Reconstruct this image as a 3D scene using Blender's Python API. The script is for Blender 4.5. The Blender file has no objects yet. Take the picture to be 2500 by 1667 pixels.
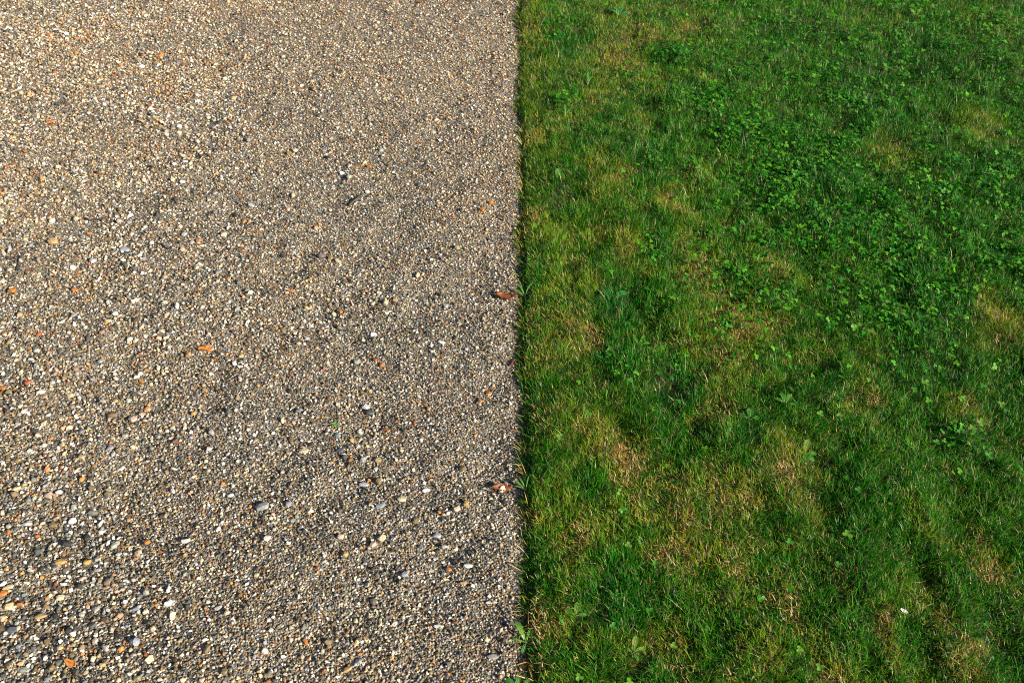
import bpy, bmesh, math, random
import numpy as np
from mathutils import Vector, Matrix

R = math.radians
random.seed(7)
rng = np.random.default_rng(11)
scene = bpy.context.scene
COL = scene.collection

# ------------------------------------------------------------------ camera
CAM_H, PITCH, FPX = 1.65, 46.0, 2018.0            # metres, degrees below horizon, focal length in photo pixels
cam_d = bpy.data.cameras.new('camera')
cam_d.sensor_width = 22.3
cam_d.lens = FPX / 2500 * 22.3
cam_d.clip_start, cam_d.clip_end = 0.02, 1000
cam_d.dof.use_dof = True
cam_d.dof.focus_distance = 1.95
cam_d.dof.aperture_fstop = 4.5
cam = bpy.data.objects.new('camera', cam_d)
cam.location = (0, 0, CAM_H)
cam.rotation_euler = (R(90 - PITCH), 0, 0)
COL.objects.link(cam)
scene.camera = cam

# ------------------------------------------------------------------ sky, sun, exposure
SUN_EL, SUN_AZ = 27.0, 121.0                       # azimuth clockwise from +Y (sun behind and to the right)
world = bpy.data.worlds.new('World')
scene.world = world
world.use_nodes = True
wn = world.node_tree
sky = wn.nodes.new('ShaderNodeTexSky')
sky.sky_type = 'NISHITA'
sky.sun_disc = False
sky.sun_elevation = R(SUN_EL)
sky.sun_rotation = R(SUN_AZ)
bg = wn.nodes['Background']
bg.inputs['Strength'].default_value = 0.05
wn.links.new(sky.outputs[0], bg.inputs['Color'])
sun_d = bpy.data.lights.new('sun', 'SUN')
sun_d.energy = 5.0
sun_d.angle = R(0.53)
sun_d.color = (1.0, 0.93, 0.81)
sun = bpy.data.objects.new('sun', sun_d)
to_sun = Vector((math.sin(R(SUN_AZ)) * math.cos(R(SUN_EL)), math.cos(R(SUN_AZ)) * math.cos(R(SUN_EL)), math.sin(R(SUN_EL))))
sun.rotation_euler = to_sun.to_track_quat('Z', 'Y').to_euler()
COL.objects.link(sun)
vs = scene.view_settings
vs.view_transform = 'Standard'
vs.look = 'None'
vs.gamma = 1
vs.exposure = 1.1
vs.use_curve_mapping = False
scene.render.engine = 'CYCLES'
scene.cycles.use_denoising = False
scene.cycles.filter_width = 1.1
scene.cycles.max_bounces = 6
scene.cycles.diffuse_bounces = 3
scene.cycles.transmission_bounces = 3
scene.cycles.transparent_max_bounces = 4

# ------------------------------------------------------------------ helpers
CP, SP = math.cos(R(PITCH)), math.sin(R(PITCH))
def at(px, py, z=0.0):
    """world point on the level z that the photo shows at pixel (px, py) of 2500 x 1667"""
    u, v = (px - 1250) / FPX, (833.5 - py) / FPX
    d = np.array([u, CP + v * SP, -SP + v * CP])
    t = (z - CAM_H) / d[2]
    return Vector((d[0] * t, d[1] * t, z))
def pix(x, y, z=0.0):
    """inverse of at(), for arrays"""
    dz = z - CAM_H
    depth = y * CP - dz * SP
    up = y * SP + dz * CP
    return 1250 + FPX * x / depth, 833.5 - FPX * up / depth
def px_size(py, z=0.0):
    """metres per photo pixel, across, at row py"""
    p = at(1250, py, z)
    return (p.y * CP + (CAM_H - z) * SP) / FPX

class VNoise:
    """smooth value noise on a lattice, for arrays"""
    def __init__(self, seed, n=256):
        self.t = np.random.default_rng(seed).random((n, n)); self.n = n
    def __call__(self, x, y, scale):
        x = np.asarray(x) / scale + 1000.3; y = np.asarray(y) / scale + 1000.7
        i = np.floor(x).astype(int); j = np.floor(y).astype(int)
        fx = x - i; fy = y - j
        fx = fx * fx * (3 - 2 * fx); fy = fy * fy * (3 - 2 * fy)
        n = self.n; t = self.t
        a = t[i % n, j % n]; b = t[(i + 1) % n, j % n]; c = t[i % n, (j + 1) % n]; d = t[(i + 1) % n, (j + 1) % n]
        return (a * (1 - fx) + b * fx) * (1 - fy) + (c * (1 - fx) + d * fx) * fy
N1, N2, N3, N4, N5 = (VNoise(s) for s in (1, 2, 3, 4, 5))

def edge_x(y):
    """the line where the gravel stops and the turf begins"""
    return 0.028 + 0.016 * (N5(y, 0 * y, 0.045) - 0.5) + 0.012 * (N4(y, 0 * y, 0.21) - 0.5)
# ------------------------------------------------------------------ lawn: where it is dry, lush or thin
# (photo pixel x, y, radius in pixels, amount) of dry straw patches and of lush clover patches
DRY = [(1515, 130, 90, .7), (1330, 60, 60, .45), (1310, 300, 60, .6), (1490, 405, 70, .6), (1640, 490, 70, .6), (1570, 70, 60, .5), (1680, 60, 60, .5),
       (1530, 605, 60, .9), (1700, 625, 55, .7), (1380, 680, 70, .5), (1450, 805, 45, .9), (1420, 780, 80, .5), (1810, 765, 90, .75), (1770, 880, 70, .6),
       (1370, 1000, 60, .6), (1535, 1095, 60, 1.1), (1450, 1030, 50, .7), (1740, 960, 60, .7), (1410, 1330, 50, 1.0), (1385, 1445, 45, .9), (1310, 1470, 45, .8),
       (1915, 1140, 60, .8), (1680, 1245, 50, .8), (1805, 1205, 60, .7), (1900, 1075, 60, .6), (2380, 990, 40, 1.0), (2460, 770, 70, .6), (2400, 310, 80, .5),
       (2200, 375, 70, .4), (1720, 190, 70, .4), (2255, 1455, 40, .9), (2385, 1590, 50, .9), (2390, 1345, 50, .8), (2055, 1630, 45, 1.0), (1965, 1505, 40, 1.0),
       (2200, 1540, 35, 1.0), (2180, 1580, 40, .7), (1650, 1340, 50, .8), (1790, 1390, 60, .7), (1665, 1365, 40, .7), (1560, 1540, 45, .8), (1650, 1590, 30, .9),
       (1310, 1640, 60, .6), (1500, 1275, 50, .5), (1830, 1600, 60, .5), (2270, 1470, 60, .5), (2130, 950, 60, .5), (2230, 1270, 60, .5), (1300, 1250, 40, .5),
       (1320, 870, 40, .4), (1600, 1180, 60, .5), (1880, 640, 60, .4), (1420, 460, 60, .5), (1290, 520, 40, .5), (1460, 230, 60, .4), (1990, 870, 50, .45)]
LUSH = [(1740, 210, 90, .8), (1960, 400, 130, 1), (2080, 520, 110, 1), (2250, 650, 110, 1), (2440, 610, 90, 1), (2420, 440, 110, .7), (1830, 310, 90, .8),
        (1650, 130, 60, .8), (1360, 75, 60, .8), (1540, 360, 80, .5), (1520, 725, 80, 1), (1640, 930, 75, 1), (1520, 880, 60, .6), (1540, 1420, 90, .9),
        (1390, 1480, 60, .4), (2240, 780, 110, .8), (2350, 1040, 80, .7), (2120, 1170, 70, .4), (1620, 1030, 60, .6), (1850, 1020, 60, .6), (1360, 430, 70, .7),
        (1560, 610, 40, .6), (1600, 600, 60, .6), (2100, 200, 140, .5), (2350, 150, 140, .5), (1910, 120, 90, .4), (2020, 960, 60, .5)]
PIT = [(1630, 930, 50, 1), (1490, 1455, 25, 1), (1535, 1460, 20, 1), (1578, 1600, 25, 1.2), (1575, 830, 35, .9), (1595, 610, 30, .9), (2420, 985, 40, 1), (2000, 1110, 30, 1), (1820, 1440, 35, .7),
       (1520, 1370, 35, .7), (1360, 475, 40, .7), (1760, 370, 40, .8), (2030, 500, 30, .8), (2390, 1050, 50, .9), (2440, 1530, 45, 1), (2020, 1640, 40, .9), (2310, 880, 40, .8), (1360, 950, 35, .7), (2100, 1440, 40, .6), (2480, 880, 50, .6), (2180, 720, 50, .8), (1710, 360, 30, .8)]
CLOVER = [(1740, 215, 90, .8), (1960, 400, 140, 1.1), (2080, 520, 120, 1.1), (2250, 650, 110, 1.05), (2440, 610, 90, 1), (2420, 440, 100, .7), (1830, 310, 90, .9),
          (1650, 130, 55, .9), (1360, 75, 55, .8), (1550, 165, 40, .9), (2240, 780, 110, .7), (2350, 1040, 60, .6), (1590, 605, 45, 1), (1830, 640, 60, .6), (1760, 240, 60, .8),
          (1500, 880, 40, .6), (1520, 1210, 35, .9), (1380, 240, 40, .6), (2110, 230, 120, .45), (1620, 380, 50, .5), (2040, 700, 70, .6), (2300, 480, 100, .6), (1850, 560, 60, .5)]
def blob_field(blobs):
    B = []
    for px, py, r, a in blobs:
        p = at(px, py, 0.045); B.append((p.x, p.y, r * px_size(py, 0.045), a))
    def f(x, y):
        wx = x + 0.05 * (N1(x, y, 0.05) - 0.5) + 0.07 * (N2(x, y, 0.14) - 0.5); wy = y + 0.05 * (N3(x, y, 0.05) - 0.5) + 0.07 * (N4(x, y, 0.14) - 0.5)
        t = np.zeros_like(x)
        for bx, by, r, a in B:
            t = np.maximum(t, a * (1.0 + 0.12 * max(0.0, by - 1.8)) * np.exp(-((wx - bx) ** 2 + ((wy - by) / 1.25) ** 2) / (r * r)))
        return t
    return f
dry_f, lush_f, clover_f, pit_f = blob_field(DRY), blob_field(LUSH), blob_field(CLOVER), blob_field(PIT)

def gravel_z(x, y):
    z = 0.013 * (N1(x, y, 0.11) - 0.5) + 0.009 * (N2(x, y, 0.045) - 0.5) + 0.012 * (N3(x, y, 0.4) - 0.5)
    near = np.clip(1 - (edge_x(y) - x) / 0.035, 0, 1)
    return z - 0.007 * near
def turf_z(x, y):
    s = np.clip((x - edge_x(y)) / 0.028, 0, 1)
    z = (0.020 * (N2(x + 9, y, 0.14) - 0.5) + 0.020 * (N3(x, y + 5, 0.42) - 0.5) + 0.018 * (N1(x, y, 0.06) - 0.5)) * np.clip((x - edge_x(y)) / 0.12, 0, 1)
    z = z + 0.006 * np.clip(dry_f(x, y), 0, 1) - 0.008 * pit_f(x, y)
    return -0.004 + (0.014 + z) * s * s * (3 - 2 * s)

def tag(o, label=None, cat=None, group=None, kind=None):
    if label: o['label'] = label
    if cat: o['category'] = cat
    if group: o['group'] = group
    if kind: o['kind'] = kind
    return o
def empty(name, loc, rot=(0, 0, 0)):
    o = bpy.data.objects.new(name, None)
    o.empty_display_size = 0.02
    o.location = loc; o.rotation_euler = rot
    COL.objects.link(o)
    return o
def mesh_np(name, co, faces_list, mat, col=None, smooth=False):
    """co (n,3); faces_list: arrays of shape (m,3) or (m,4)"""
    me = bpy.data.meshes.new(name)
    me.vertices.add(len(co)); me.vertices.foreach_set('co', np.ascontiguousarray(co, dtype=np.float32).ravel())
    faces_list = [f for f in faces_list if len(f)]
    loops = np.concatenate([f.ravel() for f in faces_list]).astype(np.int32)
    tot = np.concatenate([np.full(len(f), f.shape[1]) for f in faces_list])
    start = np.concatenate([[0], np.cumsum(tot)[:-1]]).astype(np.int32)
    me.loops.add(len(loops)); me.loops.foreach_set('vertex_index', loops)
    me.polygons.add(len(tot)); me.polygons.foreach_set('loop_start', start)
    me.polygons.foreach_set('use_smooth', np.full(len(tot), smooth))
    if col is not None:
        a = me.attributes.new('col', 'FLOAT_COLOR', 'POINT')
        a.data.foreach_set('color', np.ascontiguousarray(np.concatenate([col, np.ones((len(col), 1))], 1), dtype=np.float32).ravel())
    me.materials.append(mat)
    me.update(calc_edges=True)
    return me
def link(name, me, parent=None, loc=None, rot=None):
    o = bpy.data.objects.new(name, me)
    COL.objects.link(o)
    if parent: o.parent = parent
    if loc is not None: o.location = loc
    if rot is not None: o.rotation_euler = rot
    return o
def mesh_py(name, verts, faces, mat, smooth=True):
    me = bpy.data.meshes.new(name)
    me.from_pydata([tuple(v) for v in verts], [], faces)
    if smooth: me.polygons.foreach_set('use_smooth', [True] * len(me.polygons))
    me.materials.append(mat)
    me.update()
    return me

# ------------------------------------------------------------------ materials
def new_mat(name):
    m = bpy.data.materials.new(name); m.use_nodes = True
    nt = m.node_tree
    return m, nt, nt.nodes['Principled BSDF']
def node(nt, kind, **kw):
    n = nt.nodes.new(kind)
    for k, v in kw.items():
        if k in n.inputs: n.inputs[k].default_value = v
        else: setattr(n, k, v)
    return n
def ramp(nt, stops, interp='LINEAR'):
    r = nt.nodes.new('ShaderNodeValToRGB'); cr = r.color_ramp; cr.interpolation = interp
    while len(cr.elements) < len(stops): cr.elements.new(0.5)
    for e, (p, c) in zip(cr.elements, stops): e.position = p; e.color = (*c, 1)
    return r

STONE_COLOURS = np.array([
    (0.66, 0.53, 0.34), (0.88, 0.82, 0.72), (0.36, 0.34, 0.29), (0.085, 0.085, 0.075), (0.20, 0.145, 0.070),
    (0.50, 0.33, 0.15), (0.58, 0.24, 0.06), (0.36, 0.11, 0.035), (0.27, 0.285, 0.29), (0.62, 0.44, 0.30), (0.78, 0.64, 0.40), (0.28, 0.215, 0.12)])
STONE_WEIGHT = np.array([0.13, 0.14, 0.12, 0.19, 0.13, 0.09, 0.042, 0.022, 0.08, 0.045, 0.08, 0.10])

def stone_material(name, attr=True, colour=None):
    m, nt, b = new_mat(name)
    tc = node(nt, 'ShaderNodeTexCoord')
    nz = node(nt, 'ShaderNodeTexNoise', Scale=420.0, Detail=4.0, Roughness=0.65)
    nt.links.new(tc.outputs['Object'], nz.inputs['Vector'])
    rr = ramp(nt, [(0.25, (0.60, 0.60, 0.60)), (0.75, (1.35, 1.33, 1.30))])
    nt.links.new(nz.outputs['Fac'], rr.inputs['Fac'])
    mx = node(nt, 'ShaderNodeMix', data_type='RGBA', blend_type='MULTIPLY')
    mx.inputs[0].default_value = 1.0
    if attr:
        at_ = node(nt, 'ShaderNodeAttribute', attribute_name='col')
        nt.links.new(at_.outputs['Color'], mx.inputs[6])
    else:
        mx.inputs[6].default_value = (*colour, 1)
    nt.links.new(rr.outputs['Color'], mx.inputs[7])
    nt.links.new(mx.outputs[2], b.inputs['Base Color'])
    b.inputs['Roughness'].default_value = 0.62
    b.inputs['Specular IOR Level'].default_value = 0.4
    bp = node(nt, 'ShaderNodeBump', Strength=0.5, Distance=0.0012)
    nz2 = node(nt, 'ShaderNodeTexNoise', Scale=700.0, Detail=3.0)
    nt.links.new(tc.outputs['Object'], nz2.inputs['Vector'])
    nt.links.new(nz2.outputs['Fac'], bp.inputs['Height'])
    nt.links.new(bp.outputs['Normal'], b.inputs['Normal'])
    return m
M_STONE = stone_material('gravel stone')

def grit_nodes(nt, tc_out):
    """fine grit: coloured cells of a few millimetres, with relief; returns colour and height sockets"""
    v1 = node(nt, 'ShaderNodeTexVoronoi', Scale=210.0, Randomness=1.0)
    nt.links.new(tc_out, v1.inputs['Vector'])
    sep = node(nt, 'ShaderNodeSeparateColor')
    nt.links.new(v1.outputs['Color'], sep.inputs[0])
    order = [3, 4, 11, 2, 8, 5, 0, 10, 9, 1]
    r = ramp(nt, [(i / len(order), tuple(STONE_COLOURS[k] * 0.40)) for i, k in enumerate(order)], 'CONSTANT')  # darkened to deepen the gaps between stones, shade put into the colour
    nt.links.new(sep.outputs[0], r.inputs['Fac'])
    inv = node(nt, 'ShaderNodeMath', operation='SUBTRACT'); inv.inputs[0].default_value = 1.0
    nt.links.new(v1.outputs['Distance'], inv.inputs[1])
    return r.outputs['Color'], inv.outputs[0]
def bed_material():
    m, nt, b = new_mat('gravel grit')
    tc = node(nt, 'ShaderNodeTexCoord')
    c, h = grit_nodes(nt, tc.outputs['Object'])
    nt.links.new(c, b.inputs['Base Color'])
    b.inputs['Roughness'].default_value = 0.8
    bp = node(nt, 'ShaderNodeBump', Strength=1.0, Distance=0.004)
    nt.links.new(h, bp.inputs['Height']); nt.links.new(bp.outputs['Normal'], b.inputs['Normal'])
    return m
M_BED = bed_material()
def soil_material():
    m, nt, b = new_mat('dark turf soil')
    tc = node(nt, 'ShaderNodeTexCoord')
    nz = node(nt, 'ShaderNodeTexNoise', Scale=90.0, Detail=6.0, Roughness=0.7)
    nt.links.new(tc.outputs['Object'], nz.inputs['Vector'])
    r = ramp(nt, [(0.3, (0.010, 0.016, 0.002)), (0.55, (0.030, 0.038, 0.005)), (0.8, (0.12, 0.085, 0.020))])
    nt.links.new(nz.outputs['Fac'], r.inputs['Fac']); nt.links.new(r.outputs['Color'], b.inputs['Base Color'])
    b.inputs['Roughness'].default_value = 0.95
    bp = node(nt, 'ShaderNodeBump', Strength=1.0, Distance=0.008)
    nt.links.new(nz.outputs['Fac'], bp.inputs['Height']); nt.links.new(bp.outputs['Normal'], b.inputs['Normal'])
    return m
M_SOIL = soil_material()
def ground_material():
    """the wide sheet: gravel drive on one side of the line, lawn on the other"""
    m, nt, b = new_mat('drive and lawn beyond')
    tc = node(nt, 'ShaderNodeTexCoord')
    c, h = grit_nodes(nt, tc.outputs['Object'])
    nz = node(nt, 'ShaderNodeTexNoise', Scale=9.0, Detail=8.0, Roughness=0.7)
    nt.links.new(tc.outputs['Object'], nz.inputs['Vector'])
    r = ramp(nt, [(0.3, (0.018, 0.055, 0.006)), (0.6, (0.045, 0.10, 0.010)), (0.8, (0.13, 0.13, 0.03))])
    nt.links.new(nz.outputs['Fac'], r.inputs['Fac'])
    sx = node(nt, 'ShaderNodeSeparateXYZ'); nt.links.new(tc.outputs['Object'], sx.inputs[0])
    gt = node(nt, 'ShaderNodeMath', operation='GREATER_THAN'); gt.inputs[1].default_value = 0.03
    nt.links.new(sx.outputs['X'], gt.inputs[0])
    mx = node(nt, 'ShaderNodeMix', data_type='RGBA')
    nt.links.new(gt.outputs[0], mx.inputs[0]); nt.links.new(c, mx.inputs[6]); nt.links.new(r.outputs['Color'], mx.inputs[7])
    nt.links.new(mx.outputs[2], b.inputs['Base Color'])
    b.inputs['Roughness'].default_value = 0.9
    bp = node(nt, 'ShaderNodeBump', Strength=0.8, Distance=0.006)
    nt.links.new(h, bp.inputs['Height']); nt.links.new(bp.outputs['Normal'], b.inputs['Normal'])
    return m
M_GROUND = ground_material()

def leaf_material(name, colour=None, rough=0.38, spec=0.45, trans=0.30, mottling=0.35, scale=160.0):
    """thin green or dry leaf: sheen, some light through it; colour from the 'col' attribute when none is given"""
    m, nt, b = new_mat(name)
    out = nt.nodes['Material Output']
    if colour is None:
        a = node(nt, 'ShaderNodeAttribute', attribute_name='col'); c = a.outputs['Color']
    else:
        tc = node(nt, 'ShaderNodeTexCoord')
        nz = node(nt, 'ShaderNodeTexNoise', Scale=scale, Detail=4.0, Roughness=0.6)
        nt.links.new(tc.outputs['Object'], nz.inputs['Vector'])
        lo = tuple(v * (1 - mottling) for v in colour); hi = tuple(v * (1 + mottling) for v in colour)
        r = ramp(nt, [(0.3, lo), (0.7, hi)])
        nt.links.new(nz.outputs['Fac'], r.inputs['Fac']); c = r.outputs['Color']
    nt.links.new(c, b.inputs['Base Color'])
    b.inputs['Roughness'].default_value = rough
    b.inputs['Specular IOR Level'].default_value = spec
    tr = node(nt, 'ShaderNodeBsdfTranslucent')
    nt.links.new(c, tr.inputs['Color'])
    mix = node(nt, 'ShaderNodeMixShader'); mix.inputs[0].default_value = trans
    nt.links.new(b.outputs[0], mix.inputs[1]); nt.links.new(tr.outputs[0], mix.inputs[2])
    nt.links.new(mix.outputs[0], out.inputs['Surface'])
    return m
M_GRASS = leaf_material('grass blades', rough=0.40, spec=0.18, trans=0.36)
M_CLOVER = leaf_material('clover leaves', rough=0.5, spec=0.3, trans=0.25)

# ------------------------------------------------------------------ the setting
def grid_sheet(name, x0, x1, y0, y1, step, zf, mat, xmap=None):
    xs = np.linspace(x0, x1, int((x1 - x0) / step) + 1); ys = np.linspace(y0, y1, int((y1 - y0) / step) + 1)
    X, Y = np.meshgrid(xs, ys)
    if xmap: X = xmap(X, Y)
    Z = zf(X, Y)
    n = len(xs); i, j = np.meshgrid(np.arange(len(xs) - 1), np.arange(len(ys) - 1))
    a = (j * n + i).ravel()
    f = np.stack([a, a + 1, a + n + 1, a + n], 1)
    return mesh_np(name, np.stack([X.ravel(), Y.ravel(), Z.ravel()], 1), [f], mat, smooth=True)

g = link('ground', mesh_py('ground', [(-200, -200, -0.045), (200, -200, -0.045), (200, 200, -0.045), (-200, 200, -0.045)], [(0, 1, 2, 3)], M_GROUND, False))
tag(g, 'wide ground, gravel drive on the left and lawn on the right', 'ground', kind='structure')
X_L, X_R, Y_N, Y_F = -3.6, 3.6, 0.25, 4.9
me = grid_sheet('gravel_bed', X_L, 0.0, Y_N, Y_F, 0.014, gravel_z, M_BED, lambda X, Y: X_L + (X - X_L) / (0 - X_L) * (edge_x(Y) + 0.004 - X_L))
tag(link('gravel_bed', me), 'gritty bed of sand and fine stone under the loose gravel', 'gravel bed', kind='structure')
me = grid_sheet('turf_soil', 0.0, X_R, Y_N, Y_F, 0.014, lambda x, y: turf_z(x, y), M_SOIL, lambda X, Y: edge_x(Y) + X / X_R * (X_R - edge_x(Y)))
tag(link('turf_soil', me), 'dark soil and thatch under the lawn grass', 'soil', kind='structure')

# ------------------------------------------------------------------ loose gravel
def hull_template(n, seed, flat=0.62, jag=1.0):
    """an angular pebble: convex hull of n points on a flattened ball, its hidden underside left off"""
    r = random.Random(seed)
    bm = bmesh.new()
    for k in range(n):
        z = -0.45 + 1.4 * (k + r.random()) / n if k < n else 0
        z = max(-0.45, min(0.98, z))
        a = k * 2.39996 + r.uniform(-0.5, 0.5) * jag
        q = math.sqrt(max(0.02, 1 - z * z)) * r.uniform(0.78, 1.08)
        bm.verts.new((q * math.cos(a), q * math.sin(a), z * flat * r.uniform(0.85, 1.1)))
    bmesh.ops.convex_hull(bm, input=bm.verts)
    bm.normal_update()
    bmesh.ops.delete(bm, geom=[f for f in bm.faces if f.normal.z < -0.45], context='FACES')
    bmesh.ops.triangulate(bm, faces=bm.faces)
    bmesh.ops.delete(bm, geom=[v for v in bm.verts if not v.link_faces], context='VERTS')
    bm.verts.ensure_lookup_table(); bm.verts.index_update()
    V = np.array([v.co[:] for v in bm.verts]); F = np.array([[v.index for v in f.verts] for f in bm.faces])
    bm.free()
    return V, F
T_SMALL = [hull_template(9, 100 + i) for i in range(24)]
T_MID = [hull_template(11, 200 + i, 0.58) for i in range(28)]
T_BIG = [hull_template(15, 300 + i, 0.55) for i in range(28)]

def in_view(x, y, mx, my):
    """inside the photo's frame widened by mx, my pixels"""
    u, v = pix(x, y)
    return (u > -mx) & (u < 2500 + mx) & (v > -my) & (v < 1667 + my)

def coarse(x, y):
    """how coarse the gravel lies: stony to the left, sandier in the middle"""
    u, v = pix(x, y)
    c = 0.95 - u / 820.0 + 0.30 * (v > 1350) * np.clip((v - 1350) / 300, 0, 1)
    c = c + 0.85 * (N2(x, y, 0.23) - 0.45) + 0.4 * (N4(x, y, 0.09) - 0.5)
    return np.clip(c, 0, 1)

def scatter(step, keep, x0, x1, y0, y1):
    xs = np.arange(x0, x1, step); ys = np.arange(y0, y1, step)
    X, Y = np.meshgrid(xs, ys); X = X.ravel(); Y = Y.ravel()
    X = X + rng.uniform(-0.5, 0.5, len(X)) * step; Y = Y + rng.uniform(-0.5, 0.5, len(Y)) * step
    k = rng.random(len(X)) < keep(X, Y)
    return X[k], Y[k]

def stones(x, y, size, templates, lift):
    n = len(x)
    w = np.tile(STONE_WEIGHT, (n, 1))
    warm = (N3(x + 3, y, 0.30) + 0.34 * np.clip(y - 1.7, -1, 1.2))[:, None]   # stone mix turned greyer towards the near end, shade put into the colour
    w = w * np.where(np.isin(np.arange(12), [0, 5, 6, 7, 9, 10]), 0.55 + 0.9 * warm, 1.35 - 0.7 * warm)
    w = np.cumsum(w / w.sum(1, keepdims=True), 1)
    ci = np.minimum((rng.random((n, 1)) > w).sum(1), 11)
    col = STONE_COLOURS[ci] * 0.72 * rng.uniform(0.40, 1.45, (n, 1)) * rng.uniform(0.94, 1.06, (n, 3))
    var = rng.integers(0, len(templates), n)
    asp = rng.uniform(0.48, 0.95, n); az = rng.uniform(0, 2 * np.pi, n)
    az = np.where(rng.random(n) < 0.45, rng.normal(0, 0.5, n), az)
    tx = rng.normal(0, 0.32, n); ty = rng.normal(0, 0.32, n)
    hz = rng.uniform(0.85, 1.6, n)
    z = gravel_z(x, y) + size * lift * rng.uniform(0.2, 1.3, n)
    CO, FA, CL, off = [], [], [], 0
    for k, (V, F) in enumerate(templates):
        s = np.nonzero(var == k)[0]
        if not len(s): continue
        m = len(s)
        P = V[None] * np.stack([size[s], size[s] * asp[s], size[s] * hz[s]], 1)[:, None]
        c, d = np.cos(tx[s])[:, None], np.sin(tx[s])[:, None]
        P = np.stack([P[..., 0], P[..., 1] * c - P[..., 2] * d, P[..., 1] * d + P[..., 2] * c], -1)
        c, d = np.cos(ty[s])[:, None], np.sin(ty[s])[:, None]
        P = np.stack([P[..., 0] * c + P[..., 2] * d, P[..., 1], -P[..., 0] * d + P[..., 2] * c], -1)
        c, d = np.cos(az[s])[:, None], np.sin(az[s])[:, None]
        P = np.stack([P[..., 0] * c - P[..., 1] * d + x[s][:, None], P[..., 0] * d + P[..., 1] * c + y[s][:, None], P[..., 2] + z[s][:, None]], -1)
        CO.append(P.reshape(-1, 3)); CL.append(np.repeat(col[s], len(V), 0))
        FA.append((F[None] + (off + np.arange(m) * len(V))[:, None, None]).reshape(-1, 3))
        off += m * len(V)
    return np.concatenate(CO), np.concatenate(FA), np.concatenate(CL)

def grav_ok(x, y, r):
    return (x < edge_x(y) - 0.004 - r * 0.3 + np.where(rng.random(len(x)) < 0.25, 0.012, 0)) & in_view(x, y, 330, 170)
def keep_small(x, y):
    f = np.clip((4.6 - y) / 2.6, 0.42, 1)
    return np.where(in_view(x, y, 30, 30), f, 0.5 * f) * grav_ok(x, y, 0.003)
def keep_mid(x, y):
    return (0.30 + 0.70 * coarse(x, y)) * grav_ok(x, y, 0.005) * np.where(in_view(x, y, 30, 30), 1, 0.7)
def keep_big(x, y):
    return (0.07 + 0.90 * coarse(x, y) ** 1.4) * grav_ok(x, y, 0.008)
parts = []
x, y = scatter(0.0073, keep_small, X_L, 0.05, Y_N, Y_F)
parts.append(stones(x, y, rng.uniform(0.0022, 0.0040, len(x)) * (1 + 0.12 * np.clip(y - 2, 0, 3)), T_SMALL, 0.5)); n_s = len(x)
x, y = scatter(0.0122, keep_mid, X_L, 0.05, Y_N, Y_F)
parts.append(stones(x, y, rng.uniform(0.0038, 0.0062, len(x)), T_MID, 0.6)); n_m = len(x)
x, y = scatter(0.027, keep_big, X_L, 0.05, Y_N, Y_F)
parts.append(stones(x, y, 0.0062 + 0.0056 * rng.random(len(x)) ** 2.2, T_BIG, 0.5)); n_b = len(x)
off = 0; CO, FA, CL = [], [], []
for c, f, l in parts:
    CO.append(c); FA.append(f + off); CL.append(l); off += len(c)
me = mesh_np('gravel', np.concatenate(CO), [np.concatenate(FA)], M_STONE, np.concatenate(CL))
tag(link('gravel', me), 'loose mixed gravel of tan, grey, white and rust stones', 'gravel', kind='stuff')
print('gravel stones', n_s, n_m, n_b, 'tris', len(me.polygons))

# ------------------------------------------------------------------ lawn grass
def blades(x, y, h, theta, bend, az, twist, w, col, tip, z0=None):
    """every blade a bent, tapering strip"""
    n = len(x)
    z = turf_z(x, y) - 0.003 if z0 is None else z0
    dx, dy = np.cos(az), np.sin(az)
    sx, sy = np.cos(az + np.pi / 2 + twist), np.sin(az + np.pi / 2 + twist)
    long = h > 0.036
    CO, CL, FQ, FT, off = [], [], [], [], 0
    for sel, segs in ((~long, 2), (long, 3)):
        s = np.nonzero(sel)[0]; m = len(s)
        if not m: continue
        pts = []; px_, pz_ = np.zeros(m), np.zeros(m)
        pts.append((px_, pz_))
        for k in range(segs):
            t = theta[s] + bend[s] * (k + 0.5) / segs
            px_ = px_ + np.sin(t) * h[s] / segs; pz_ = pz_ + np.cos(t) * h[s] / segs
            pts.append((px_, pz_))
        prof = [0.75, 1.0, 0.0] if segs == 2 else [0.7, 1.0, 0.8, 0.0]
        V, C = [], []
        for k, (a, b) in enumerate(pts):
            cx = x[s] + dx[s] * a; cy = y[s] + dy[s] * a; cz = z[s] + b
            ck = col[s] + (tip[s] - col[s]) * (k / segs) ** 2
            if prof[k] > 0:
                ww = w[s] * prof[k] * 0.5
                V.append(np.stack([cx - sx[s] * ww, cy - sy[s] * ww, cz], 1)); V.append(np.stack([cx + sx[s] * ww, cy + sy[s] * ww, cz], 1)); C += [ck, ck]
            else:
                V.append(np.stack([cx, cy, cz], 1)); C.append(ck)
        nv = len(V)
        CO.append(np.stack(V, 1).reshape(-1, 3)); CL.append(np.stack(C, 1).reshape(-1, 3))
        b0 = off + np.arange(m) * nv
        for k in range(segs - 1):
            FQ.append(np.stack([b0 + 2 * k, b0 + 2 * k + 1, b0 + 2 * k + 3, b0 + 2 * k + 2], 1))
        FT.append(np.stack([b0 + nv - 3, b0 + nv - 2, b0 + nv - 1], 1))
        off += m * nv
    return np.concatenate(CO), np.concatenate(FQ), np.concatenate(FT), np.concatenate(CL)

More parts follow.
